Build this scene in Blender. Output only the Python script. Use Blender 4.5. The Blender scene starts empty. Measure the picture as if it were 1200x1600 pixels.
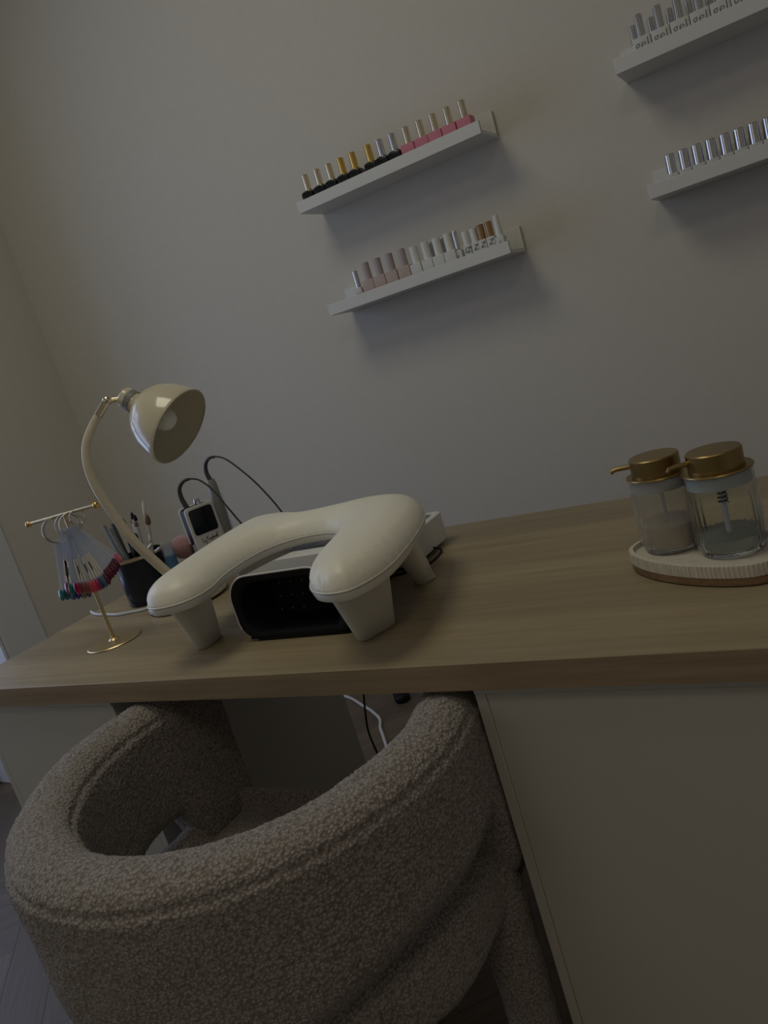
import bpy, bmesh, math, random
from mathutils import Vector, Matrix, geometry, noise
random.seed(7)
PI = math.pi
R = math.radians
C = bpy.context.scene.collection
H = 0.734            # height of the desk top above the floor; coordinates below are metres from the desk's front left corner

# ------------------------------------------------------------------ camera
FPX = 1193.41
ROT = ((0.2763, 0.5167, -0.2350))
CAMLOC = (1.47022, -0.71941, 0.36601 + H)
def rodr(w):
    w = Vector(w); t = w.length; return Matrix.Rotation(t, 3, w / t)
base = Matrix(((1, 0, 0), (0, 0, -1), (0, 1, 0)))
Mv = rodr(ROT) @ base                       # rows: right, down, forward
cam_data = bpy.data.cameras.new('camera')
cam = bpy.data.objects.new('camera', cam_data); C.objects.link(cam)
m3 = Matrix((Mv[0], -Mv[1], -Mv[2])).transposed()
cam.matrix_world = Matrix.Translation(CAMLOC) @ m3.to_4x4()
cam_data.sensor_fit = 'VERTICAL'; cam_data.sensor_height = 32.0; cam_data.sensor_width = 24.0
cam_data.lens = 32.0 * FPX / 1600.0
cam_data.clip_start = 0.02
bpy.context.scene.camera = cam

# ------------------------------------------------------------------ world, lights, exposure
sc = bpy.context.scene
w = bpy.data.worlds.new('world'); sc.world = w; w.use_nodes = True
w.node_tree.nodes['Background'].inputs[0].default_value = (0.55, 0.68, 1.0, 1)
w.node_tree.nodes['Background'].inputs[1].default_value = 0.03
def area(name, loc, target, size, sizey, power, color, spread=180):
    d = bpy.data.lights.new(name, 'AREA'); d.shape = 'RECTANGLE'; d.size = size; d.size_y = sizey
    d.energy = power; d.color = color; d.spread = R(spread)
    o = bpy.data.objects.new(name, d); C.objects.link(o); o.location = loc
    o.rotation_euler = (Vector(target) - Vector(loc)).to_track_quat('-Z', 'Y').to_euler()
    return o
# daylight outside the tall window in the left wall
area('window_daylight', (-1.50, 0.05, 1.35), (1.0, 0.05, 1.1), 1.2, 1.75, 12.5, (0.52, 0.65, 1.0))
# daylight through the window behind the camera
area('rear_window_daylight', (-0.25, -3.02, 1.85), (0.3, 1.3, 1.2), 1.3, 1.5, 2.8, (0.92, 1.0, 0.97))
# ceiling lamp, then an added fill
area('ceiling_area_light', (0.35, -0.15, 2.915), (0.35, -0.15, 0), 0.85, 0.85, 8.4, (1.0, 0.95, 0.74))
area('ceiling_area_light', (1.9, -1.6, 2.915), (1.9, -1.6, 0), 0.60, 0.60, 5.2, (1.0, 0.83, 0.62))  # warm fill added behind the camera to brighten the left wall
sc.view_settings.view_transform = 'Standard'; sc.view_settings.look = 'None'
sc.view_settings.gamma = 1.0; sc.view_settings.use_curve_mapping = False
sc.view_settings.exposure = 0.0

# ------------------------------------------------------------------ materials
def mat(name, color, rough=0.5, metal=0.0, trans=0.0, ior=1.45, coat=0.0, sheen=0.0, spec=0.5, emit=None):
    m = bpy.data.materials.new(name); m.use_nodes = True
    b = m.node_tree.nodes['Principled BSDF']
    b.inputs['Base Color'].default_value = (*color, 1)
    b.inputs['Roughness'].default_value = rough
    b.inputs['Metallic'].default_value = metal
    b.inputs['Transmission Weight'].default_value = trans
    b.inputs['IOR'].default_value = ior
    b.inputs['Coat Weight'].default_value = coat
    b.inputs['Sheen Weight'].default_value = sheen
    b.inputs['Specular IOR Level'].default_value = spec
    return m
def N(m, t): return m.node_tree.nodes.new(t)
def L(m, a, b): m.node_tree.links.new(a, b)
def bsdf(m): return m.node_tree.nodes['Principled BSDF']
def vary(m, c1, c2, scale=(1, 1, 1), nscale=5.0, detail=4.0, bump=0.0, bdist=0.001, coord='Object', rough=None):
    tc = N(m, 'ShaderNodeTexCoord'); mp = N(m, 'ShaderNodeMapping'); nz = N(m, 'ShaderNodeTexNoise'); cr = N(m, 'ShaderNodeValToRGB')
    mp.inputs['Scale'].default_value = scale
    nz.inputs['Scale'].default_value = nscale; nz.inputs['Detail'].default_value = detail
    L(m, tc.outputs[coord], mp.inputs[0]); L(m, mp.outputs[0], nz.inputs['Vector']); L(m, nz.outputs['Fac'], cr.inputs[0])
    cr.color_ramp.elements[0].color = (*c1, 1); cr.color_ramp.elements[1].color = (*c2, 1)
    cr.color_ramp.elements[0].position = 0.3; cr.color_ramp.elements[1].position = 0.7
    L(m, cr.outputs[0], bsdf(m).inputs['Base Color'])
    if bump:
        bp = N(m, 'ShaderNodeBump'); bp.inputs['Strength'].default_value = bump; bp.inputs['Distance'].default_value = bdist
        L(m, nz.outputs['Fac'], bp.inputs['Height']); L(m, bp.outputs[0], bsdf(m).inputs['Normal'])
    return nz, cr, mp
def wood(name, dark, light, coord='Object', grain=(1.6, 30, 30), rough=0.5, stave=0.0):
    m = mat(name, light, rough)
    nz, cr, mp = vary(m, dark, light, grain, 3.0, 7.0, 0.25, 0.0006, coord)
    nz.inputs['Roughness'].default_value = 0.62
    tc = m.node_tree.nodes['Texture Coordinate']
    mp2 = N(m, 'ShaderNodeMapping'); mp2.inputs['Scale'].default_value = (0.35, 9, 9)
    n2 = N(m, 'ShaderNodeTexNoise'); n2.inputs['Scale'].default_value = 2.0; n2.inputs['Detail'].default_value = 2
    L(m, tc.outputs[coord], mp2.inputs[0]); L(m, mp2.outputs[0], n2.inputs['Vector'])
    mr = N(m, 'ShaderNodeMapRange'); mr.inputs[1].default_value = 0.3; mr.inputs[2].default_value = 0.7
    mr.inputs[3].default_value = 0.86; mr.inputs[4].default_value = 1.12
    L(m, n2.outputs['Fac'], mr.inputs[0])
    mx = N(m, 'ShaderNodeVectorMath'); mx.operation = 'SCALE'
    L(m, cr.outputs[0], mx.inputs[0]); L(m, mr.outputs[0], mx.inputs['Scale'])
    L(m, mx.outputs[0], bsdf(m).inputs['Base Color'])
    if stave:
        sp = N(m, 'ShaderNodeSeparateXYZ'); L(m, tc.outputs[coord], sp.inputs[0])
        d_ = N(m, 'ShaderNodeMath'); d_.operation = 'DIVIDE'; d_.inputs[1].default_value = stave; L(m, sp.outputs['Y'], d_.inputs[0])
        f_ = N(m, 'ShaderNodeMath'); f_.operation = 'FLOOR'; L(m, d_.outputs[0], f_.inputs[0])
        wn = N(m, 'ShaderNodeTexWhiteNoise'); wn.noise_dimensions = '1D'; L(m, f_.outputs[0], wn.inputs['W'])
        m2 = N(m, 'ShaderNodeMapRange'); m2.inputs[3].default_value = 0.91; m2.inputs[4].default_value = 1.09; L(m, wn.outputs['Value'], m2.inputs[0])
        m3_ = N(m, 'ShaderNodeVectorMath'); m3_.operation = 'SCALE'; L(m, mx.outputs[0], m3_.inputs[0]); L(m, m2.outputs[0], m3_.inputs['Scale'])
        L(m, m3_.outputs[0], bsdf(m).inputs['Base Color'])
    return m

M = {}
M['wall'] = mat('wall_paint', (0.66, 0.63, 0.575), 0.62, spec=0.25)
vary(M['wall'], (0.625, 0.597, 0.54), (0.645, 0.615, 0.56), (1, 1, 1), 40, 5, 0.08, 0.001)
M['ceiling'] = mat('ceiling_paint', (0.75, 0.74, 0.71), 0.8)
M['trimwhite'] = mat('trim_white', (0.66, 0.67, 0.68), 0.45)
M['oak'] = wood('oak_laminate', (0.27, 0.215, 0.13), (0.355, 0.285, 0.18), rough=0.42, stave=0.118)
M['oakedge'] = wood('oak_edge', (0.26, 0.19, 0.115), (0.38, 0.29, 0.19), rough=0.5)
M['white_lacquer'] = mat('white_lacquer', (0.57, 0.555, 0.50), 0.4)
M['shelfwhite'] = mat('shelf_white', (0.70, 0.70, 0.68), 0.42)
M['gap'] = mat('gap_dark', (0.02, 0.02, 0.02), 0.9)
M['cream_enamel'] = mat('cream_enamel', (0.66, 0.60, 0.45), 0.16, coat=0.6)
M['cream_inside'] = mat('cream_inside', (0.62, 0.58, 0.44), 0.4)
M['bulb'] = mat('frosted_bulb', (0.85, 0.85, 0.82), 0.35)
M['leather'] = mat('cream_vinyl', (0.89, 0.865, 0.755), 0.42, coat=0.06)
vary(M['leather'], (0.88, 0.855, 0.745), (0.90, 0.875, 0.765), (1, 1, 1), 60, 3, 0.05, 0.001)
M['rest_plastic'] = mat('white_plastic', (0.66, 0.645, 0.58), 0.32)
M['white_plastic'] = mat('glossy_white_plastic', (0.72, 0.72, 0.71), 0.25)
M['grey_plastic'] = mat('grey_plastic', (0.27, 0.275, 0.26), 0.25)
M['navy_plastic'] = mat('dark_plastic', (0.003, 0.0045, 0.007), 0.55, spec=0.2)
M['black'] = mat('black_plastic', (0.006, 0.007, 0.009), 0.5, spec=0.25)
M['rubber'] = mat('grey_rubber', (0.055, 0.055, 0.055), 0.6)
M['screen'] = mat('dark_screen', (0.004, 0.007, 0.014), 0.12)
M['silver'] = mat('brushed_silver', (0.66, 0.66, 0.67), 0.16, 1.0)
M['steel'] = mat('ring_steel', (0.6, 0.57, 0.52), 0.25, 1.0)
M['louver'] = mat('louvre_metal', (0.5, 0.52, 0.54), 0.35, 0.8)
M['gold'] = mat('gold_metal', (0.78, 0.52, 0.16), 0.2, 1.0)
M['champagne'] = mat('champagne_metal', (0.78, 0.68, 0.50), 0.2, 1.0)
M['brass'] = mat('brushed_brass', (0.36, 0.26, 0.11), 0.36, 1.0)
M['satin_brass'] = mat('satin_brass', (0.70, 0.56, 0.32), 0.35, 1.0)
M['amber'] = mat('amber_clear', (0.45, 0.28, 0.13), 0.12, 0.2, trans=0.4)
M['cap_mauve'] = mat('mauve_cap', (0.42, 0.36, 0.37), 0.35)
M['body_mauve'] = mat('blush_glass', (0.50, 0.40, 0.36), 0.35)
M['cap_white'] = mat('white_cap', (0.72, 0.72, 0.70), 0.35)
M['body_white'] = mat('white_glass', (0.66, 0.66, 0.64), 0.3)
M['body_black'] = mat('black_glass', (0.008, 0.009, 0.011), 0.25)
M['body_pink'] = mat('pink_glass', (0.62, 0.22, 0.29), 0.4)
M['ink'] = mat('black_ink', (0.03, 0.03, 0.03), 0.6)
M['clear'] = mat('clear_plastic', (0.80, 0.86, 1.0), 0.15, trans=0.75, ior=1.15)
def thin_clear(name, tint, col, fac):
    m = mat(name, col, 0.25); t_ = N(m, 'ShaderNodeBsdfTransparent'); t_.inputs[0].default_value = (*tint, 1)
    mx = N(m, 'ShaderNodeMixShader'); mx.inputs[0].default_value = fac
    out = m.node_tree.nodes['Material Output']; L(m, t_.outputs[0], mx.inputs[1]); L(m, bsdf(m).outputs[0], mx.inputs[2]); L(m, mx.outputs[0], out.inputs[0]); return m
M['clear'] = thin_clear('clear_plastic', (0.93, 0.95, 1.0), (0.68, 0.73, 0.82), 0.36)
M['vialclear'] = thin_clear('clear_vial_plastic', (0.9, 0.92, 0.97), (0.6, 0.62, 0.7), 0.08)
M['sticker'] = mat('paper_sticker', (0.74, 0.72, 0.66), 0.7)
M['ribglass'] = mat('ribbed_glass', (0.93, 0.96, 0.96), 0.06, trans=1.0, ior=1.22)
M['ribglass_cloudy'] = mat('cloudy_ribbed_glass', (0.90, 0.90, 0.88), 0.12, trans=0.9, ior=1.2)
M['soap_beige'] = mat('beige_soap', (0.56, 0.47, 0.36), 0.35)
M['soap_clear'] = mat('clear_soap', (0.66, 0.67, 0.62), 0.25, trans=0.7, ior=1.2)
M['collar'] = mat('frosted_collar', (0.55, 0.58, 0.60), 0.35)
M['stone'] = mat('white_stone', (0.60, 0.56, 0.48), 0.6)
vary(M['stone'], (0.56, 0.52, 0.44), (0.64, 0.60, 0.52), (1, 1, 1), 90, 5, 0.1, 0.001)
M['traywood'] = wood('tray_wood', (0.17, 0.10, 0.055), (0.28, 0.17, 0.09), grain=(3, 60, 60))
M['smoke'] = mat('smoked_glass', (0.03, 0.035, 0.045), 0.12, trans=0.35, ior=1.3)
M['teal'] = mat('teal_liquid', (0.0, 0.17, 0.34), 0.15)
M['vial'] = mat('clear_vial', (0.85, 0.85, 0.9), 0.1, trans=0.8, ior=1.15)
M['pinkfluff'] = mat('dusty_pink', (0.42, 0.23, 0.24), 0.9, sheen=0.5)
M['bristle'] = mat('brown_bristle', (0.16, 0.10, 0.06), 0.9)
M['handle_white'] = mat('brush_handle', (0.60, 0.56, 0.56), 0.35)
M['darkfile'] = mat('dark_file', (0.07, 0.075, 0.075), 0.5)
M['greyfile'] = mat('grey_file', (0.20, 0.21, 0.20), 0.5)
M['cablewhite'] = mat('white_cable', (0.62, 0.62, 0.62), 0.45)
M['glass_pane'] = mat('window_glass', (1, 1, 1), 0.0)
def boucle():
    m = mat('boucle', (0.36, 0.315, 0.27), 0.95, sheen=0.25, spec=0.15)
    tc = N(m, 'ShaderNodeTexCoord')
    v = N(m, 'ShaderNodeTexVoronoi'); v.inputs['Scale'].default_value = 270
    n = N(m, 'ShaderNodeTexNoise'); n.inputs['Scale'].default_value = 260; n.inputs['Detail'].default_value = 4
    n2 = N(m, 'ShaderNodeTexNoise'); n2.inputs['Scale'].default_value = 60
    L(m, tc.outputs['Object'], n2.inputs['Vector'])
    mx0 = N(m, 'ShaderNodeVectorMath'); mx0.operation = 'MULTIPLY_ADD'
    mx0.inputs[1].default_value = (0.004, 0.004, 0.004)
    L(m, n2.outputs['Color'], mx0.inputs[0]); L(m, tc.outputs['Object'], mx0.inputs[2])
    L(m, mx0.outputs[0], v.inputs['Vector']); L(m, tc.outputs['Object'], n.inputs['Vector'])
    cr = N(m, 'ShaderNodeValToRGB'); L(m, v.outputs['Distance'], cr.inputs[0])
    cr.color_ramp.elements[0].color = (0.44, 0.41, 0.39, 1); cr.color_ramp.elements[0].position = 0.1
    cr.color_ramp.elements[1].color = (0.20, 0.172, 0.15, 1); cr.color_ramp.elements[1].position = 0.75
    L(m, cr.outputs[0], bsdf(m).inputs['Base Color'])
    a = N(m, 'ShaderNodeMath'); a.operation = 'MULTIPLY_ADD'; a.inputs[1].default_value = -0.9
    L(m, v.outputs['Distance'], a.inputs[0]); L(m, n.outputs['Fac'], a.inputs[2])
    bp = N(m, 'ShaderNodeBump'); bp.inputs['Strength'].default_value = 0.8; bp.inputs['Distance'].default_value = 0.003
    L(m, a.outputs[0], bp.inputs['Height']); L(m, bp.outputs[0], bsdf(m).inputs['Normal'])
    return m
M['boucle'] = boucle()
def floor_mat():
    m = wood('floor_oak', (0.098, 0.070, 0.045), (0.145, 0.108, 0.073), coord='UV', grain=(2, 45, 1), rough=0.5)
    g = N(m, 'ShaderNodeNewGeometry'); mr = N(m, 'ShaderNodeMapRange')
    mr.inputs[3].default_value = 0.75; mr.inputs[4].default_value = 1.2
    L(m, g.outputs['Random Per Island'], mr.inputs[0])
    src = bsdf(m).inputs['Base Color'].links[0].from_socket
    mx = N(m, 'ShaderNodeVectorMath'); mx.operation = 'SCALE'
    L(m, src, mx.inputs[0]); L(m, mr.outputs[0], mx.inputs['Scale']); L(m, mx.outputs[0], bsdf(m).inputs['Base Color'])
    return m
M['floor'] = floor_mat()
COL = {}
def color_mat(name, c, rough=0.2):
    if name not in COL: COL[name] = mat(name, c, rough, coat=0.4)
    return COL[name]

# ------------------------------------------------------------------ mesh helpers
class MB:
    def __init__(s): s.bm = bmesh.new()
    def box(s, a, b, rot=None):
        x0, y0, z0 = a; x1, y1, z1 = b
        vs = [s.bm.verts.new(v) for v in ((x0,y0,z0),(x1,y0,z0),(x1,y1,z0),(x0,y1,z0),(x0,y0,z1),(x1,y0,z1),(x1,y1,z1),(x0,y1,z1))]
        for f in ((3,2,1,0),(4,5,6,7),(0,1,5,4),(1,2,6,5),(2,3,7,6),(3,0,4,7)): s.bm.faces.new([vs[i] for i in f])
        if rot is not None:
            for v in vs: v.co = rot @ v.co
        return s
    def loft(s, rings, cap=True, closed=True):
        vr = [[s.bm.verts.new(p) for p in r] for r in rings]
        n = len(rings[0])
        for a, b in zip(vr, vr[1:]):
            for i in range(n if closed else n - 1):
                j = (i + 1) % n
                s.bm.faces.new((a[i], a[j], b[j], b[i]))
        if cap and closed:
            s.bm.faces.new(vr[0][::-1]); s.bm.faces.new(vr[-1])
        return s
    def lathe(s, prof, n=48, c=(0, 0, 0), T=None, rib=None):
        rings = []
        for r, z in prof:
            ring = []
            for i in range(n):
                a = 2 * PI * i / n
                rr = max(r, 1e-5) * (1 + (rib(a, z) if rib else 0))
                p = Vector((c[0] + rr * math.cos(a), c[1] + rr * math.sin(a), c[2] + z))
                ring.append(T @ p if T is not None else p)
            rings.append(ring)
        return s.loft(rings)
    def tube(s, pts, r, n=12, flat=None, closed=False, up=None):
        pts = [Vector(p) for p in pts]; rings = []; K = len(pts)
        rr = r if isinstance(r, (list, tuple)) else [r] * K
        prev = None
        for i, p in enumerate(pts):
            if closed: t = pts[(i + 1) % K] - pts[i - 1]
            else: t = pts[min(i + 1, K - 1)] - pts[max(i - 1, 0)]
            t.normalize()
            if up is not None: u = Vector(up)
            elif prev is None: u = Vector((0, 0, 1)) if abs(t.z) < 0.9 else Vector((1, 0, 0))
            else: u = prev
            u = (u - t * u.dot(t)).normalized(); prev = u; v = t.cross(u)
            fa, fb = (flat if flat else (1, 1))
            rings.append([p + (u * math.cos(2*PI*k/n) * fa + v * math.sin(2*PI*k/n) * fb) * rr[i] for k in range(n)])
        if closed:
            vr = [[s.bm.verts.new(q) for q in r_] for r_ in rings]
            for i in range(K):
                a, b = vr[i], vr[(i + 1) % K]
                for k in range(n):
                    j = (k + 1) % n; s.bm.faces.new((a[k], a[j], b[j], b[k]))
            return s
        return s.loft(rings)
    def cyl(s, a, b, r0, r1=None, n=24):
        r1 = r0 if r1 is None else r1
        return s.tube([a, b], [r0, r1], n)
    def sphere(s, c, r, sc=(1, 1, 1), u=20, v=12):
        mtx = Matrix.Translation(c) @ Matrix.Diagonal((r*sc[0], r*sc[1], r*sc[2], 1))
        bmesh.ops.create_uvsphere(s.bm, u_segments=u, v_segments=v, radius=1, matrix=mtx); return s
    def prism(s, poly, z0, z1):
        return s.loft([[(x, y, z0) for x, y in poly], [(x, y, z1) for x, y in poly]])
    def xform(s, T):
        for v in s.bm.verts: v.co = T @ v.co
        return s
    def obj(s, name, m, parent=None, bevel=0, seg=2, smooth=30, loc=None):
        bmesh.ops.recalc_face_normals(s.bm, faces=s.bm.faces)
        me = bpy.data.meshes.new(name); s.bm.to_mesh(me); s.bm.free()
        me.materials.append(M[m] if isinstance(m, str) else m)
        for p in me.polygons: p.use_smooth = True
        me.set_sharp_from_angle(angle=R(smooth))
        o = bpy.data.objects.new(name, me); C.objects.link(o)
        if parent is not None: o.parent = parent
        if loc is not None: o.location = loc
        if bevel:
            b = o.modifiers.new('bevel', 'BEVEL'); b.width = bevel; b.segments = seg; b.limit_method = 'ANGLE'; b.angle_limit = R(40)
        return o
def tag(o, label=None, cat=None, group=None, kind=None):
    if label: o['label'] = label
    if cat: o['category'] = cat
    if group: o['group'] = group
    if kind: o['kind'] = kind
    return o
def thing(name, label, cat, loc=(0, 0, 0), rz=0, group=None):
    o = bpy.data.objects.new(name, None); C.objects.link(o); o.empty_display_size = 0.02
    o.location = (loc[0], loc[1], loc[2] + H); o.rotation_euler = (0, 0, rz)
    return tag(o, label, cat, group)
def copy_tree(o, parent=None):
    c = o.copy(); C.objects.link(c); c.parent = parent
    for ch in o.children: copy_tree(ch, c)
    return c
def rrect(w, h, r, n=6, cx=0, cy=0):
    pts = []
    for sx, sy, a0 in ((1, 1, 0), (-1, 1, 90), (-1, -1, 180), (1, -1, 270)):
        for k in range(n + 1):
            a = R(a0 + 90 * k / n)
            pts.append((cx + sx * (w/2 - r) + r*math.cos(a), cy + sy * (h/2 - r) + r*math.sin(a)))
    return pts
def smooth_path(ctrl, n=8, closed=False):
    P = [Vector(p) for p in ctrl]; out = []; K = len(P)
    rng = range(K) if closed else range(K - 1)
    for i in rng:
        if closed: p0, p1, p2, p3 = P[i-1], P[i], P[(i+1) % K], P[(i+2) % K]
        else: p0, p1, p2, p3 = P[max(i-1, 0)], P[i], P[i+1], P[min(i+2, K-1)]
        for k in range(n):
            t = k / n
            out.append(0.5*((2*p1) + (p2-p0)*t + (2*p0-5*p1+4*p2-p3)*t*t + (3*p1-p0-3*p2+p3)*t**3))
    if not closed: out.append(P[-1])
    return out
def text_obj(name, s, size, parent, loc, rot, m='ink', shear=0.0, ext=0.0002, align='CENTER', offset=0.0):
    cu = bpy.data.curves.new(name, 'FONT'); cu.body = s; cu.size = size; cu.extrude = ext; cu.shear = shear
    cu.align_x = align; cu.align_y = 'CENTER'; cu.resolution_u = 3; cu.offset = offset
    t = bpy.data.objects.new(name, cu); C.objects.link(t)
    dg = bpy.context.evaluated_depsgraph_get(); me = bpy.data.meshes.new_from_object(t.evaluated_get(dg))
    bpy.data.objects.remove(t)
    me.materials.clear(); me.materials.append(M[m])
    o = bpy.data.objects.new(name, me); C.objects.link(o); o.parent = parent; o.location = loc; o.rotation_euler = rot
    return o
def struct(name, mb, m, **k):
    o = mb.obj(name, m, **k); o['kind'] = 'structure'; return o

# ------------------------------------------------------------------ room
X0, X1, Y0, Y1, ZC = -1.0, 3.0, -3.0, 1.32, 2.95
# window opening in the left wall
WY0, WY1, WZ1 = -0.55, 0.70, 2.25
REV = -1.38
b = MB(); b.box((REV - 0.12, Y0 - 0.1, -0.1), (X1 + 0.1, Y1 + 0.1, -0.012))
subfloor = b
def herringbone():
    me = MB(); bm = me.bm; uv = bm.loops.layers.uv.new('UVMap')
    Wd, Ln = 0.11, 0.55
    g = 0.0004
    ca, sa = math.cos(R(45)), math.sin(R(45))
    k = 0
    for i in range(-16, 17):
        for j in range(-46, 47):
            # two planks per cell
            for kind in (0, 1):
                ox = j * Wd + i * Ln * 1.0; oy = j * Wd - i * Ln
                if kind == 0: x0, y0, x1, y1 = ox, oy, ox + Ln, oy + Wd
                else: x0, y0, x1, y1 = ox + Ln, oy - Ln + Wd, ox + Ln + Wd, oy + Wd
                x0 += g; y0 += g; x1 -= g; y1 -= g
                cx, cy = (x0+x1)/2, (y0+y1)/2
                wx, wy = cx*ca - cy*sa, cx*sa + cy*ca
                if not (REV - 0.5 < wx < X1 + 0.3 and Y0 - 0.3 < wy < Y1 + 0.3): continue
                pts = [(x0, y0), (x1, y0), (x1, y1), (x0, y1)]
                vs = [bm.verts.new((px*ca - py*sa, px*sa + py*ca, 0)) for px, py in pts]
                f = bm.faces.new(vs); ju = random.random() * 9; jv = random.random() * 9
                for lp, (px, py) in zip(f.loops, pts):
                    u, v = (px, py) if kind == 0 else (py, px)
                    lp[uv].uv = (u + ju, v + jv)
    return me
hb = herringbone()
for gpos, gn in (((REV - 0.1, 0, 0), (1, 0, 0)), ((X1, 0, 0), (-1, 0, 0)), ((0, Y0, 0), (0, 1, 0)), ((0, Y1, 0), (0, -1, 0))):
    bmesh.ops.bisect_plane(hb.bm, geom=hb.bm.verts[:] + hb.bm.edges[:] + hb.bm.faces[:], plane_co=gpos, plane_no=gn, clear_inner=True)
fl = struct('floor', hb, 'floor')
sf = subfloor; o = sf.obj('subfloor', 'gap'); o.parent = fl
struct('ceiling', MB().box((X0 - 0.5, Y0 - 0.1, ZC), (X1 + 0.1, Y1 + 0.1, ZC + 0.1)), 'ceiling')
struct('wall_back', MB().box((X0 - 0.5, Y1, -0.05), (X1 + 0.1, Y1 + 0.1, ZC)), 'wall')
struct('wall_right', MB().box((X1, Y0, -0.05), (X1 + 0.1, Y1, ZC)), 'wall')
b = MB()   # left wall with the deep window opening
b.box((REV - 0.12, WY1, -0.05), (X0, Y1, ZC)); b.box((REV - 0.12, Y0, -0.05), (X0, WY0, ZC))
b.box((REV - 0.12, WY0, WZ1), (X0, WY1, ZC))
struct('wall_left', b, 'wall')
b = MB()   # front wall with a window
FX0, FX1, FZ0, FZ1 = -0.95, 0.45, 0.95, 2.6
b.box((X0 - 0.5, Y0 - 0.1, -0.05), (FX0, Y0, ZC)); b.box((FX1, Y0 - 0.1, -0.05), (X1 + 0.1, Y0, ZC))
b.box((FX0, Y0 - 0.1, -0.05), (FX1, Y0, FZ0)); b.box((FX0, Y0 - 0.1, FZ1), (FX1, Y0, ZC))
struct('wall_front', b, 'wall')
def window_frame(name, axis, pos, a0, a1, z0, z1, cols, rows):
    b = MB(); t = 0.05
    def bx(u0, u1, v0, v1, d=0.03):
        if axis == 'x': b.box((pos - d, u0, v0), (pos + d, u1, v1))
        else: b.box((u0, pos - d, v0), (u1, pos + d, v1))
    bx(a0, a0 + t, z0, z1); bx(a1 - t, a1, z0, z1); bx(a0, a1, z0, z0 + t); bx(a0, a1, z1 - t, z1)
    for i in range(1, cols): c = a0 + (a1 - a0) * i / cols; bx(c - 0.025, c + 0.025, z0, z1)
    for i in range(1, rows): c = z0 + (z1 - z0) * i / rows; bx(a0, a1, c - 0.012, c + 0.012, 0.015)
    return struct(name, b, 'trimwhite')
window_frame('window_1', 'x', REV, WY0, WY1, 0.0, WZ1, 2, 4)
window_frame('window_2', 'y', Y0 - 0.05, FX0, FX1, FZ0, FZ1, 2, 3)
b = MB(); cw = 0.15
b.box((X0, WY1, 0), (X0 + 0.018, WY1 + cw, WZ1 + cw)); b.box((X0, WY0 - cw, 0), (X0 + 0.018, WY0, WZ1 + cw))
b.box((X0, WY0, WZ1), (X0 + 0.018, WY1, WZ1 + cw))
b.box((X0 - 0.37, WY1 - 0.012, 0), (X0 + 0.01, WY1, WZ1))
struct('trim_1', b, 'trimwhite', bevel=0.004)
struct('baseboard_back', MB().box((X0, Y1 - 0.015, 0), (X1, Y1, 0.09)), 'trimwhite', bevel=0.004)
struct('baseboard_left', MB().box((X0, WY1 + cw, 0), (X0 + 0.015, Y1 - 0.016, 0.09)), 'trimwhite', bevel=0.004)
for lx, ly, lab in ((0.35, -0.15, 'flat round white ceiling lamp above the desk chair'), (1.9, -1.6, 'flat round white disc for the added fill light behind the camera')):
    cl = thing('ceiling_fixture', lab, 'lamp', (lx, ly, ZC - 0.014 - H))  # the second disc only goes with the added fill light
    MB().lathe([(0.0, -0.012), (0.60, -0.012), (0.615, 0.0), (0.615, 0.012), (0.0, 0.012)], 48).obj('lamp_base', 'trimwhite', cl)

# ------------------------------------------------------------------ desk
D = 0.595
desk = thing('desk', 'long pale oak desk top resting on two white cabinets', 'desk', (0, 0, -0.0345))
MB().box((0, 0.0006, 0), (1.4, D, 0.0345)).obj('top_panel', 'oak', desk, bevel=0.0008)
MB().box((0, 0, 0.0), (1.4, 0.0006, 0.0338)).obj('edge_band', 'oakedge', desk)
def cabinet(x0, wd, label):
    hgt = H - 0.0345 - 0.001
    c = thing('desk_cabinet', label, 'cabinet', (x0, 0.014, -H))
    b = MB(); b.box((0.001, 0.004, 0.012), (wd - 0.001, 0.57, hgt - 0.013)); b.obj('carcass', 'white_lacquer', c)
    MB().box((0, 0.0, hgt - 0.0125), (wd, 0.572, hgt)).obj('top_board', 'white_lacquer', c, bevel=0.0008)
    for xx in (0, wd - 0.0135):
        MB().box((xx, 0.0015, 0), (xx + 0.0135, 0.572, hgt - 0.0132)).obj('side_panel', 'white_lacquer', c, bevel=0.0006)
    MB().box((0.0143, 0.0018, 0.03), (wd - 0.0143, 0.006, hgt - 0.0135)).obj('back_panel', 'white_lacquer', c, bevel=0.0006)
    # drawers face the technician's side
    for k in range(5):
        z0 = 0.04 + k * 0.128
        d = MB().box((0.015, 0.572, z0), (wd - 0.015, 0.586, z0 + 0.124)).obj('drawer_front', 'white_lacquer', c, bevel=0.001)
    return c
cabinet(0.031, 0.381, 'white drawer cabinet under the left end of the desk, partly behind the chair')
cabinet(1.0627, 0.33, 'white drawer cabinet under the right end of the desk, at the lower right corner')

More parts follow.
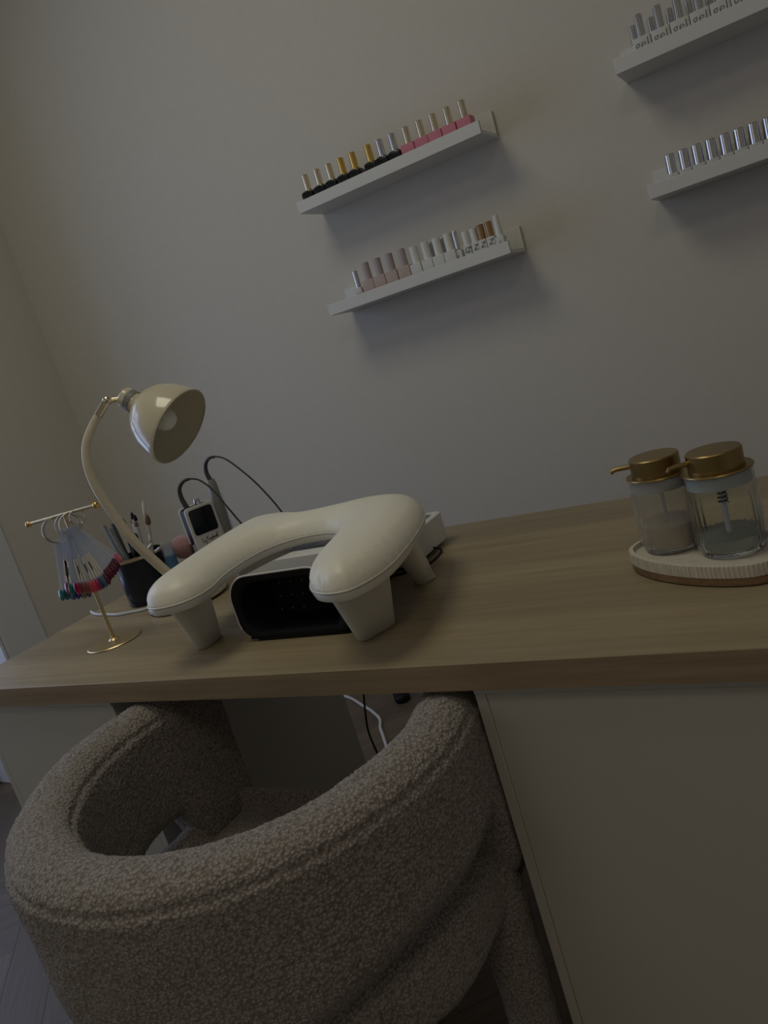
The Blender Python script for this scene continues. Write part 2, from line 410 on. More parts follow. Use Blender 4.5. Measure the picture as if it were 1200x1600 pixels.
# ------------------------------------------------------------------ boucle chair
CX, CY = 0.753, -0.05
chair = thing('tub_chair', 'grey beige boucle tub armchair pushed under the desk', 'chair', (CX, CY, -H))
def fuzz(o, strength=0.006, fine=0.004):
    for nm, kind, ns, st in (('nubs', 'VORONOI', 0.0036, strength*0.45), ('curls', 'CLOUDS', 0.003, fine*0.5), ('soft', 'CLOUDS', 0.08, 0.006)):
        tx = bpy.data.textures.get(nm)
        if tx is None:
            tx = bpy.data.textures.new(nm, kind); tx.noise_scale = ns
        md = o.modifiers.new(nm, 'DISPLACE'); md.texture = tx; md.texture_coords = 'LOCAL'; md.strength = -st if kind == 'VORONOI' else st; md.mid_level = 0.5
def zb_fn(phi, y):
    # lower edge of the backrest: phi is the angle from the back, y local distance forward
    a = abs(math.degrees(phi))
    z = -0.292 + 0.075 * min(1, max(0, a / 62)) ** 1.3 + 0.014 * min(1, max(0, (a - 62) / 28))
    if y > 0.035:
        k = min(1, (y - 0.035) / 0.045); k = k*k*(3-2*k); z = z*(1-k) + (-0.31)*k
    return z
def band():
    rm, hw = 0.271, 0.041
    path = []; ds = 0.003
    yend = 0.185
    nst = int(yend / ds)
    for i in range(nst): y = yend - i * ds; path.append((-rm + 0.010*min(1, y/0.08), y, -1, 0, -PI/2, y))
    na = int(PI * rm / ds)
    for i in range(na + 1):
        phi = -PI/2 + PI * i / na
        path.append((rm*math.sin(phi), -rm*math.cos(phi), math.sin(phi), -math.cos(phi), phi, 0))
    for i in range(1, nst + 1): y = i * ds; path.append((rm - 0.010*min(1, y/0.08), y, 1, 0, PI/2, y))
    rings = []; K = len(path); NP = 210
    for idx, (x, y, nx, ny, phi, yy) in enumerate(path):
        endk = min(idx, K - 1 - idx) * ds
        e = 1.0 if endk > 0.016 else math.sqrt(max(0.0, 1 - (1 - endk / 0.016) ** 2)) * 0.75 + 0.25
        ztop = -0.043; zb = zb_fn(phi, yy)
        ring = []
        # superellipse-cornered section
        hh = (ztop - zb) / 2; zc = (ztop + zb) / 2
        rc = 0.036
        W2 = hw
        # perimeter of rounded rectangle
        secs = []
        per = [(1, 1), (-1, 1), (-1, -1), (1, -1)]
        straight_v = 2 * (hh - rc); straight_h = 2 * (W2 - rc); arc = PI/2*rc
        tot = 2*(straight_v + straight_h) + 4*arc
        for k in range(NP):
            s = tot * k / NP
            if s < straight_v: px, pz = W2, -hh + rc + s
            elif s < straight_v + arc:
                a = (s - straight_v)/rc; px, pz = W2 - rc + rc*math.cos(a), hh - rc + rc*math.sin(a)
            elif s < straight_v + arc + straight_h: px, pz = W2 - rc - (s - straight_v - arc), hh
            elif s < straight_v + 2*arc + straight_h:
                a = (s - straight_v - arc - straight_h)/rc; px, pz = -W2 + rc - rc*math.sin(a), hh - rc + rc*math.cos(a)
            elif s < 2*straight_v + 2*arc + straight_h: px, pz = -W2, hh - rc - (s - straight_v - 2*arc - straight_h)
            elif s < 2*straight_v + 3*arc + straight_h:
                a = (s - 2*straight_v - 2*arc - straight_h)/rc; px, pz = -W2 + rc - rc*math.cos(a), -hh + rc - rc*math.sin(a)
            elif s < 2*straight_v + 3*arc + 2*straight_h: px, pz = -W2 + rc + (s - 2*straight_v - 3*arc - straight_h), -hh
            else:
                a = (s - 2*straight_v - 3*arc - 2*straight_h)/rc; px, pz = W2 - rc + rc*math.sin(a), -hh + rc - rc*math.cos(a)
            # seams: shallow grooves where the top strip meets the side panels
            for sx in (1, -1):
                dd = math.hypot(px - sx*(W2 - 0.003), pz - (hh - 0.024))
                if dd < 0.007:
                    g = 0.0030 * (1 - dd/0.007); px -= sx * g; pz -= g * 0.3
            # gentle belly on the sides
            px *= 1 + 0.06 * (1 - (pz/hh)**2)
            pz -= 0.040 * (W2 - px) / (2*W2) * max(0, -pz/hh)
            px *= e; pz *= (0.9 + 0.1*e)
            ring.append((x + nx*px, y + ny*px, zc + pz + H))
        rings.append(ring)
    o = MB().loft(rings).obj('backrest', 'boucle', chair, smooth=80)
    fuzz(o)
band()
def dense_lathe(prof, c, name, n=220, sub=0.004, sy=1.0):
    pts = []
    for (r0, z0), (r1, z1) in zip(prof, prof[1:]):
        k = max(1, int(math.hypot(r1-r0, z1-z0)/sub))
        for i in range(k): t_ = i/k; pts.append((r0+(r1-r0)*t_, z0+(z1-z0)*t_))
    pts.append(prof[-1])
    o = MB().lathe(pts, n, c).obj(name, 'boucle', chair, smooth=80); fuzz(o, 0.005, 0.003); return o
def rp(r, z0, z1, rc, n=6):
    p = [(0.001, z0)]
    for k in range(n+1): a = -PI/2 + PI/2*k/n; p.append((r-rc+rc*math.cos(a), z0+rc+rc*math.sin(a)))
    for k in range(n+1): a = PI/2*k/n; p.append((r-rc+rc*math.cos(a), z1-rc+rc*math.sin(a)))
    p.append((0.001, z1)); return p
def seat_part(name, r, yf, prof):
    pl = [(r*math.sin(R(a)), -r*math.cos(R(a))) for a in range(-90, 91, 2)]
    n_ = 12
    pl += [(r, (yf - 0.02)*k/n_) for k in range(1, n_)]
    pl += [(r - 0.02 + 0.02*math.cos(R(a)), yf - 0.02 + 0.02*math.sin(R(a))) for a in range(0, 91, 15)]
    pl += [((r - 0.02) - 2*(r - 0.02)*k/48, yf) for k in range(1, 48)]
    pl += [(-r + 0.02 + 0.02*math.cos(R(a)), yf - 0.02 + 0.02*math.sin(R(a))) for a in range(90, 181, 15)]
    pl += [(-r, (yf - 0.02)*(1 - k/n_)) for k in range(1, n_)]
    rg = [[(x*f_, 0.03 + (y - 0.03)*f_, H + z_) for x, y in pl] for f_, z_ in prof]
    o = MB().loft(rg).obj(name, 'boucle', chair, smooth=80); fuzz(o, 0.004, 0.003)
seat_part('seat_base', 0.274, 0.165, [(0.3, -0.372), (0.8, -0.372), (0.9, -0.370), (0.97, -0.360), (1, -0.345), (1, -0.325), (1, -0.305), (1, -0.288), (0.985, -0.272), (0.95, -0.262), (0.90, -0.260), (0.84, -0.262), (0.8, -0.30)])
seat_part('seat_cushion', 0.227, 0.172, [(0.97, -0.36), (1, -0.35), (1, -0.31), (0.985, -0.296), (0.95, -0.288)] + [(0.95 - 0.05*j, -0.2875 + 0.004*(1-(0.95-0.05*j)**2)) for j in range(1, 19)])
for sx, yy in ((-1, 0.08), (1, 0.08), (-1, -0.19), (1, -0.19)):
    xx = 0.247 if yy > 0 else 0.19
    dense_lathe([(0.001, 0.0), (0.030, 0.0), (0.034, 0.004), (0.037, 0.2), (0.038, H-0.29), (0.001, H-0.285)], (sx*xx, yy, 0), 'leg', 60, 0.005)

# ------------------------------------------------------------------ picture ledges
def ledge(x, z, label):
    t = thing('picture_ledge', label, 'shelf', (x, 1.19, z), group='white picture ledges on the wall')
    MB().box((0, 0.0112, 0), (0.551, 0.13, 0.0095)).obj('shelf_board', 'shelfwhite', t, bevel=0.0008)
    MB().box((0, 0, 0), (0.551, 0.011, 0.030)).obj('front_lip', 'shelfwhite', t, bevel=0.0008)
    MB().box((0, 0.119, 0.0095), (0.551, 0.1295, 0.066)).obj('back_rail', 'shelfwhite', t, bevel=0.0008)
    return t
S1 = (0.3143, 0.7816); S2 = (0.3122, 0.4976); S3 = (1.1856, 0.7779); S4 = (1.1995, 0.5069)
ledge(*S1, 'white wall ledge with black and pink polish bottles, above the desk centre')
ledge(*S2, 'white wall ledge with mauve and white polish bottles, lower one above the desk centre')
ledge(*S3, 'white wall ledge at the top right corner with two rows of silver-capped bottles')
ledge(*S4, 'white wall ledge at the right edge with a row of wide silver caps')

# bottle kinds: (body w, body depth, body h, body material, cap r, cap h, cap material, round body)
def bottle(bw, bd, bh, bmat, cr, ch, cmat, rnd=False, text=None, taper=1.0, tshear=0.0, tz=0.6, tsize=0.012, capbase=None, neck=True, toff=0, shoulder=False):
    t = thing('polish_bottle', 'x', 'nail polish bottle')
    b = MB()
    if rnd: b.lathe([(0.0, 0), (bw/2*0.9, 0), (bw/2, 0.003), (bw/2, bh*0.72), (bw/2*0.82, bh*0.88), (cr*0.8, bh), (0, bh)], 24)
    elif shoulder: b.loft([[(x, y, z_) for x, y in rrect(bw*k_, bd*k_, 0.004, 4)] for k_, z_ in ((0.94, 0), (1, 0.002), (1, bh*0.80), (0.93, bh*0.90), (0.70, bh*0.98), (0.55, bh))])
    else: b.prism(rrect(bw, bd, 0.003, 3), 0, bh)
    b.obj('body', bmat, t, bevel=0 if rnd else 0.0012)
    c = MB(); z = bh + 0.0003
    c.lathe([(0, z), (cr, z), (cr, z + ch*0.08), (cr*taper, z + ch - 0.001), (cr*taper*0.93, z + ch), (0, z + ch)], 32)
    co = c.obj('cap', cmat, t, smooth=20)
    if text:
        x = text_obj('lettering', text, tsize, t, (toff, -(bw/2 if rnd else bd/2) - 0.0003, bh*tz), (PI/2, 0, 0), shear=tshear, offset=-0.0005 if text == 'gel' else 0)
    return t
protos = {}
def place(kind, x, y, z, label, group):
    if kind[0] not in protos:
        protos[kind[0]] = kind[1](); o = protos[kind[0]]
    else: o = copy_tree(protos[kind[0]])
    o.location = (x, y, z + H); o['label'] = label; o['group'] = group
    return o
ORD = ['first', 'second', 'third', 'fourth', 'fifth', 'sixth', 'seventh', 'eighth', 'ninth', 'tenth', 'eleventh', 'twelfth', 'thirteenth', 'fourteenth', 'fifteenth']
zs = S1[1] + 0.0098
s1 = [0.341, 0.3815, 0.421, 0.4605, 0.4985, 0.5485, 0.584, 0.622, 0.663, 0.703, 0.7415, 0.781, 0.8215]
capk = ['champagne']*3 + ['gold']*3 + ['silver']*2 + ['champagne']*5
desc = {'champagne': 'pale gold', 'gold': 'yellow gold', 'silver': 'silver'}
for i, (x, ck) in enumerate(zip(s1, capk)):
    bk = 'black' if i < 8 else 'pink'
    key = 'a' + ck + bk
    mk = (lambda bk=bk, ck=ck: bottle(0.0365 if bk == 'black' else 0.0385, 0.0345, 0.046, 'body_' + bk, 0.0094, 0.041, ck, shoulder=(bk == 'black')))
    lab = '%s nail polish bottle with %s cap, %s from left on the black-pink ledge' % (bk, desc[ck], ORD[i])
    place((key, mk), x, 1.232, zs, lab, 'black and pink nail polish bottles on the ledge')
zs = S2[1] + 0.0098; G2 = 'nail polish bottles on the lower ledge above the desk centre'
place(('b1', lambda: bottle(0.026, 0.026, 0.040, 'body_white', 0.0082, 0.046, 'silver', text='gel', tsize=0.015)), 0.404, 1.235, zs,
      'white gel bottle with narrow silver cap at the left end of the lower centre ledge', G2)
for i, x in enumerate((0.442, 0.480, 0.5185, 0.558)):
    place(('b2', lambda: bottle(0.0375, 0.034, 0.052, 'body_mauve', 0.0102, 0.046, 'cap_mauve')), x, 1.236, zs,
          'blush bottle with mauve cap, %s mauve one from left' % ORD[i], G2)
for i, x in enumerate((0.595, 0.630, 0.6635, 0.697)):
    place(('b3', lambda: bottle(0.033, 0.032, 0.048, 'body_white', 0.0112, 0.044, 'cap_white')), x, 1.234, zs,
          'white bottle with white cap, %s of four right of the mauve ones' % ORD[i], G2)
for i, x in enumerate((0.632, 0.666)):
    place(('b4', lambda: bottle(0.028, 0.026, 0.048, 'body_white', 0.0072, 0.042, 'silver')), x, 1.266, zs,
          'silver-capped bottle in the back row, %s one behind the white caps' % ORD[i], G2)
place(('b5', lambda: bottle(0.024, 0.024, 0.042, 'body_white', 0.0072, 0.049, 'silver', text='J', tsize=0.016)), 0.7165, 1.236, zs,
      'narrow bottle with tall silver cap beside the fourth white bottle', G2)
place(('b6', lambda: bottle(0.0215, 0.022, 0.047, 'body_white', 0.0088, 0.034, 'cap_white', text='IZ', tsize=0.019, tz=0.72, tshear=0.3)), 0.744, 1.236, zs,
      'small bottle with white cap and letters IZ on the lower centre ledge', G2)
place(('b7', lambda: bottle(0.0215, 0.022, 0.047, 'body_white', 0.0088, 0.034, 'cap_white', text='Z', tsize=0.019, tz=0.72, tshear=0.3)), 0.767, 1.236, zs,
      'small bottle with white cap and one letter Z, left of the amber caps', G2)
for i, x in enumerate((0.787, 0.8095)):
    place(('b8', lambda: bottle(0.0215, 0.022, 0.047, 'body_white', 0.0096, 0.037, 'amber', text='Z', tsize=0.019, tz=0.72, tshear=0.3)), x, 1.236, zs,
          '%s of the two small Z bottles with amber caps' % ('left one' if i == 0 else 'right one'), G2)
place(('b9', lambda: bottle(0.024, 0.022, 0.040, 'body_white', 0.0092, 0.052, 'cap_white', text='L', tsize=0.016, taper=0.72, tshear=0.3)), 0.8325, 1.236, zs,
      'small bottle with tapering white cap at the right end of the lower centre ledge', G2)
zs = S3[1] + 0.0098; G3 = 'white gel bottles with silver caps on the top right ledge'
for i in range(9):
    x = 1.2465 + i * 0.0392
    place(('c1', lambda: bottle(0.038, 0.034, 0.0465, 'body_white', 0.0085, 0.046, 'silver', text='gel', tsize=0.027, tz=0.66)), x, 1.230, zs,
          'white gel bottle with silver cap, %s in front row, top right ledge' % ORD[i], G3)
for i in range(9):
    x = 1.2295 + i * 0.0392 - 0.004
    place(('c2', lambda: bottle(0.036, 0.032, 0.046, 'body_white', 0.0078, 0.042, 'silver')), x, 1.277, zs,
          'white bottle with silver cap, %s in back row, top right ledge' % ORD[i], G3)
zs = S4[1] + 0.0098; G4 = 'squat white bottles with wide silver caps on the right ledge'
for i in range(9):
    x = 1.251 + i * 0.0283
    place(('d1', lambda: bottle(0.0272, 0.027, 0.030, 'body_white', 0.0106, 0.041, 'silver')), x, 1.233, zs,
          'squat bottle with wide silver cap, %s in front row, right edge ledge' % ORD[i], G4)
for i in range(8):
    x = 1.277 + i * 0.0283
    place(('d2', lambda: bottle(0.0268, 0.027, 0.030, 'body_white', 0.0106, 0.041, 'silver')), x, 1.268, zs,
          'squat silver-capped bottle, %s in back row, right edge ledge' % ORD[i], G4)

# ------------------------------------------------------------------ hand rest
rest = thing('hand_rest', 'cream U-shaped padded hand rest on four legs over the nail lamp', 'hand rest', (0, 0, 0))
RO = [(0.922,-0.001),(0.950,0.012),(0.964,0.070),(0.951,0.162),(0.925,0.262),(0.893,0.335),(0.850,0.378),(0.785,0.395),(0.715,0.382),(0.655,0.378),
      (0.590,0.405),(0.535,0.412),(0.492,0.390),(0.480,0.335),(0.490,0.250),(0.507,0.165),(0.525,0.090),(0.545,0.045),(0.575,0.024),(0.612,0.026),
      (0.638,0.050),(0.638,0.090),(0.618,0.150),(0.611,0.210),(0.622,0.262),(0.655,0.292),(0.700,0.300),(0.742,0.290),(0.775,0.260),(0.800,0.210),
      (0.818,0.150),(0.832,0.098),(0.852,0.052),(0.882,0.014)]
rim = [(p.x, p.y) for p in smooth_path([(x, y, 0) for x, y in RO], 6, True)]
def offset(poly, d):
    out = []; K = len(poly)
    for i in range(K):
        a = Vector(poly[i-1]); c = Vector(poly[(i+1) % K]); t = (c - a).normalized()
        out.append((poly[i][0] - t.y * d, poly[i][1] + t.x * d))   # inward for counter-clockwise outline
    return out
def seg_dist(p, poly):
    best = 9
    K = len(poly)
    for i in range(K):
        ax, ay = poly[i-1]; bx, by = poly[i]; dx, dy = bx-ax, by-ay
        t = max(0, min(1, ((p[0]-ax)*dx + (p[1]-ay)*dy) / (dx*dx+dy*dy+1e-12)))
        d = math.hypot(p[0]-ax-t*dx, p[1]-ay-t*dy); best = min(best, d)
    return best
def inside(p, poly):
    c = False; K = len(poly)
    for i in range(K):
        x1, y1 = poly[i-1]; x2, y2 = poly[i]
        if (y1 > p[1]) != (y2 > p[1]) and p[0] < (x2-x1)*(p[1]-y1)/(y2-y1)+x1: c = not c
    return c
def cap_surface(poly, zf, step=0.006, ins=(0.0012, 0.003, 0.0055, 0.009)):
    pts = [Vector(p) for p in poly]; K = len(poly)
    for d in ins: pts += [Vector(p) for p in offset(poly, d)[::2]]
    xs = [p[0] for p in poly]; ys = [p[1] for p in poly]
    x = min(xs); row = 0
    while x < max(xs):
        y = min(ys) + (step/2 if row % 2 else 0)
        while y < max(ys):
            if inside((x, y), poly) and seg_dist((x, y), poly) > (ins[-1] if ins else 0) + step*0.6: pts.append(Vector((x, y)))
            y += step
        x += step * 0.87; row += 1
    v, e, f, *_ = geometry.delaunay_2d_cdt(pts, [(i, (i+1) % K) for i in range(K)], [], 1, 1e-6)
    return [(p.x, p.y, zf(seg_dist(p, poly), p)) for p in v], f
RZ = 0.104
def padz(d, p):
    u = min(1.0, d / 0.062)
    return RZ + 0.004 + 0.034 * math.sqrt(max(0, 1 - (1 - u) ** 2.3))
v, f = cap_surface(offset(rim, 0.0015), padz)
b = MB(); vv = [b.bm.verts.new(p) for p in v]
for fc in f:
    try: b.bm.faces.new([vv[i] for i in fc])
    except ValueError: pass
K = len(rim)
b.loft([[(x, y, RZ + 0.0) for x, y in offset(rim, 0.003)], [(x, y, RZ + 0.002) for x, y in offset(rim, 0.0012)], [(x, y, RZ + 0.0042) for x, y in offset(rim, 0.0014)]], cap=False)
bmesh.ops.remove_doubles(b.bm, verts=b.bm.verts, dist=0.0006)
b.obj('cushion', 'leather', rest, smooth=60)
MB().tube([(x, y, RZ) for x, y in offset(rim, 0.001)], 0.0019, 8, closed=True).obj('piping', 'rest_plastic', rest, smooth=60)
b = MB(); b.loft([[(x, y, RZ - 0.013) for x, y in offset(rim, 0.006)], [(x, y, RZ - 0.0125) for x, y in offset(rim, 0.003)], [(x, y, RZ - 0.003) for x, y in offset(rim, 0.0)], [(x, y, RZ - 0.0005) for x, y in offset(rim, 0.002)]], cap=False)
v, f = cap_surface(offset(rim, 0.006), lambda d, p: RZ - 0.013, 0.02, ())
vv = [b.bm.verts.new(p) for p in v]
for fc in f: b.bm.faces.new([vv[i] for i in fc])
b.obj('tray', 'rest_plastic', rest, smooth=60)
def stadium(A, B, r, z, n=10):
    A = Vector(A); B = Vector(B); t = (B - A).normalized(); nrm = Vector((-t.y, t.x)); out = []
    for c, s0 in ((B, -1), (A, 1)):
        for k in range(n + 1):
            a = PI * k / n
            dirv = nrm * (s0 * math.cos(a)) + t * (math.sin(a) * (1 if s0 < 0 else -1))
            out.append((c.x + dirv.x*r, c.y + dirv.y*r, z))
    return out
def rest_leg(A0, B0, r0, A1, B1, r1):
    rr = [stadium(A0, B0, r0*0.8, 0.0), stadium(A0, B0, r0, 0.0015)]
    rr += [stadium(Vector(A0).lerp(Vector(A1), k), Vector(B0).lerp(Vector(B1), k), r0 + (r1-r0)*k, 0.0015 + (RZ-0.0145)*k) for k in (0.33, 0.66, 1)]
    MB().loft(rr).obj('leg', 'rest_plastic', rest, smooth=50)
rest_leg((0.881, 0.093), (0.897, 0.128), 0.012, (0.893, 0.054), (0.925, 0.100), 0.018)
rest_leg((0.560, 0.108), (0.557, 0.138), 0.012, (0.585, 0.066), (0.585, 0.110), 0.018)
rest_leg((0.880, 0.287), (0.884, 0.300), 0.0125, (0.905, 0.215), (0.880, 0.268), 0.018)
rest_leg((0.548, 0.290), (0.575, 0.320), 0.012, (0.545, 0.262), (0.598, 0.322), 0.018)

# ------------------------------------------------------------------ nail lamp (UV) under the rest
lamp = thing('nail_lamp', 'white and grey curing nail lamp with dark open front under the hand rest', 'nail lamp', (0, 0, 0))
def lamp_sec(y, x0, x1, zt, rl, rr_, z0=0.004, inset=0.0, n=8):
    x0 += inset; x1 -= inset; zt -= inset; z0 += inset
    pts = [(x0 + 0.012, y, z0), (x1 - 0.006, y, z0)]
    for k in range(5): a = -PI/2 + PI/2*k/4; pts.append((x1 - 0.012 + 0.012*math.cos(a), y, z0 + 0.012 + 0.012*math.sin(a)))
    for k in range(n+1): a = PI/2*k/n; pts.append((x1 - rr_ + rr_*math.cos(a), y, zt - rr_ + rr_*math.sin(a)))
    for k in range(n+1): a = PI/2 + PI/2*k/n; pts.append((x0 + rl + rl*math.cos(a), y, zt - rl + rl*math.sin(a)))
    for k in range(n+1): a = PI + PI/2*k/n; rb = 0.03; pts.append((x0 + rb + rb*math.cos(a), y, z0 + rb + rb*math.sin(a)))
    return pts
def lsec(k, inset=0.0, dy=0):
    y = 0.112 + 0.225*k + dy
    return lamp_sec(y, 0.645 + 0.055*k, 0.845 - 0.047*k, 0.107 - 0.012*max(0, k-0.3) - 0.055*max(0, k-0.45), 0.042, 0.045, inset=inset)
MB().loft([lsec(0.02), lsec(0.27)], cap=False).loft([lsec(0.02, 0.003), lsec(0.27, 0.003)], cap=False).obj('front_hood', 'grey_plastic', lamp, smooth=40)
MB().loft([lsec(0.272), lsec(0.45), lsec(0.55), lsec(1.0)]).obj('rear_housing', 'white_plastic', lamp, smooth=40, bevel=0.002)
b = MB(); b.loft([lsec(0.018, 0.0), lsec(0.0, 0.0008), lsec(-0.003, 0.004), lsec(0.012, 0.010)], cap=False); b.obj('front_bezel', 'black', lamp, smooth=50)
wr = lsec(0.004, -0.0004)[9:28]
MB().tube(wr, 0.0016, 8).obj('front_rim', 'white_plastic', lamp, smooth=50)
b = MB(); b.loft([lsec(0.001, 0.0025), lsec(0.02, 0.012), lsec(0.26, 0.016)], cap=False)
bmv = lsec(0.26, 0.016); b.bm.faces.new([b.bm.verts.new(p) for p in bmv]); b.obj('cavity', 'navy_plastic', lamp, smooth=40)
MB().prism([(0.672, 0.113), (0.842, 0.113), (0.800, 0.335), (0.702, 0.335)], 0.0, 0.0045).obj('base_plate', 'black', lamp, bevel=0.001)
b = MB(); random.seed(3)
for i in range(3):
    for j in range(3):
        cx = 0.690 + i*0.022 + 0.006*j; cz = 0.028 + j*0.022
        b.sphere((cx, 0.1665, cz), 0.0015, (1, 0.5, 1), 10, 6)
b.obj('led_beads', mat('led_lens', (0.14, 0.14, 0.11), 0.4), lamp)

# ------------------------------------------------------------------ dust collector behind
dc = thing('dust_collector', 'white box dust collector with silver louvred top behind the hand rest', 'dust collector', (0, 0, 0))
b = MB()
poly = rrect(0.305, 0.147, 0.011, 6, 0.6845, 0.4285)
b.loft([[(x, y, 0.004) for x, y in rrect(0.292, 0.136, 0.01, 6, 0.6845, 0.4285)], [(x, y, 0.008) for x, y in poly], [(x, y, 0.056) for x, y in poly],
        [(x, y, 0.058) for x, y in rrect(0.301, 0.143, 0.010, 6, 0.6845, 0.4285)], [(x, y, 0.058) for x, y in rrect(0.290, 0.130, 0.008, 6, 0.6845, 0.4285)],
        [(x, y, 0.054) for x, y in rrect(0.288, 0.128, 0.008, 6, 0.6845, 0.4285)]])
b.obj('housing', 'white_plastic', dc, smooth=40)
b = MB()
for i in range(11):
    y = 0.372 + i*0.0113
    b.box((0.545, y, 0.0542), (0.818, y + 0.0022, 0.0572))
    b.box((0.545, y + 0.0022, 0.0542), (0.818, y + 0.0105, 0.0549))
b.obj('louvre', 'louver', dc)
MB().prism(rrect(0.270, 0.12, 0.02, 6, 0.682, 0.4285), 0.0, 0.0045).obj('base_foot', 'black', dc)
pc = thing('power_cable', 'thin black cable beside the dust collector behind the right rear leg', 'cable', (0.845, 0.40, 0))
MB().tube(smooth_path([(-0.012, 0.03, 0.012), (0.002, 0.035, 0.006), (0.008, 0.02, 0.0022), (0.006, -0.03, 0.002), (-0.03, -0.062, 0.002), (-0.08, -0.07, 0.002)], 8), 0.0019, 8).obj('cord', 'black', pc)

# ------------------------------------------------------------------ desk lamp
dl = thing('desk_lamp', 'cream enamel desk lamp with bell shade on the left of the desk', 'lamp', (0, 0, 0))
LB = (0.304, 0.346)
b = MB(); b.lathe([(0, 0.004), (0.079, 0.004), (0.082, 0.007), (0.082, 0.012), (0.076, 0.0145), (0.080, 0.0165), (0.078, 0.021), (0.0, 0.024)], 64, (*LB, 0)); b.obj('lamp_base', 'cream_enamel', dl)
MB().lathe([(0, 0), (0.075, 0), (0.0765, 0.0045), (0, 0.0045)], 48, (*LB, 0)).obj('rubber_foot', 'black', dl)
arm = [(0.306, 0.348, 0.022), (0.285, 0.330, 0.075), (0.263, 0.303, 0.150), (0.250, 0.290, 0.215), (0.243, 0.280, 0.278), (0.244, 0.280, 0.325), (0.252, 0.289, 0.362), (0.268, 0.308, 0.393), (0.280, 0.320, 0.408)]
ap = smooth_path(arm, 8)
MB().tube(ap, [0.0105 - 0.003*i/len(ap) for i in range(len(ap))], 16, flat=(1.0, 0.7), up=(0.7, 0.7, 0)).obj('arm', 'cream_enamel', dl, smooth=60)
j0 = Vector((0.2775, 0.3175, 0.405)); j1 = Vector((0.2935, 0.335, 0.4265))
MB().tube([j0, j1], 0.0082, 20).obj('joint_sleeve', 'champagne', dl)
MB().sphere(j1 + Vector((0.001, 0.001, 0.001)), 0.0095).obj('joint_ball', 'champagne', dl)
az, el = 0.097, -0.696
nv = Vector((math.cos(el)*math.cos(az), math.cos(el)*math.sin(az), math.sin(el)))
cR = Vector((0.417, 0.370, 0.340)); rS, hS = 0.0775, 0.133
T = Matrix.Translation(cR) @ nv.to_track_quat('Z', 'Y').to_matrix().to_4x4()
prof = [(0.0775, 0.0), (0.0785, -0.001), (0.0785, -0.004), (0.0765, -0.018), (0.0715, -0.040), (0.062, -0.062), (0.049, -0.079), (0.034, -0.090), (0.022, -0.0945)]
inner = [(r - 0.0015, z + 0.001) for r, z in prof[::-1]]
b = MB()
rings = []
full = prof + [(0.0001, -0.0955)]
fi = [(0.0001, -0.0935)] + [(r - 0.0015, z + 0.0012) for r, z in prof[::-1]]
b.lathe(full[::-1] + [] , 64, T=T)
bm = b.bm
# open the mouth: drop the cap face at the rim
bm.faces.ensure_lookup_table(); bm.faces.remove(bm.faces[-1])
b.obj('lamp_shade', 'cream_enamel', dl, smooth=60)
b = MB(); b.lathe(fi, 64, T=T); b.bm.faces.ensure_lookup_table(); b.bm.faces.remove(b.bm.faces[-1])
b.obj('shade_lining', 'cream_inside', dl, smooth=60)
b = MB(); b.tube([T @ Vector((0.0775*math.cos(2*PI*i/64), 0.0775*math.sin(2*PI*i/64), 0)) for i in range(64)], 0.0013, 8, closed=True); b.obj('shade_rim', 'cream_enamel', dl, smooth=60)
b = MB(); b.lathe([(0, -0.133), (0.019, -0.133), (0.021, -0.130), (0.021, -0.108), (0.019, -0.104), (0.019, -0.094), (0, -0.092)], 36, T=T); b.obj('lamp_neck', 'cream_enamel', dl)
b = MB(); b.lathe([(0.0212, -0.120), (0.0218, -0.119), (0.0218, -0.108), (0.0212, -0.107)], 36, T=T); b.obj('neck_ring', 'greyfile', dl)
nk = T @ Vector((0, 0, -0.128))
MB().tube([j1, nk], 0.005, 12).obj('swivel', 'champagne', dl)
b = MB(); b.lathe([(0, -0.09), (0.012, -0.09), (0.013, -0.070), (0.018, -0.060), (0.0225, -0.048), (0.0235, -0.038), (0.022, -0.027), (0.016, -0.0185), (0.008, -0.0145), (0.0001, -0.0138)], 36, T=T); b.obj('bulb', 'bulb', dl, smooth=60)
lc = thing('lamp_cable', 'white cable curling on the desk left of the lamp base', 'cable', (0, 0, 0.0032))
MB().tube(smooth_path([(0.232, 0.340, 0.004), (0.205, 0.318, 0), (0.165, 0.309, 0), (0.130, 0.305, 0), (0.085, 0.314, 0), (0.045, 0.322, 0), (0.012, 0.336, 0), (-0.003, 0.345, 0.0), (-0.007, 0.350, -0.01), (-0.008, 0.352, -0.06), (-0.010, 0.36, -0.3), (-0.012, 0.37, -0.6), (-0.02, 0.38, -0.73)], 8), 0.0031, 10).obj('cord', 'cablewhite', lc)

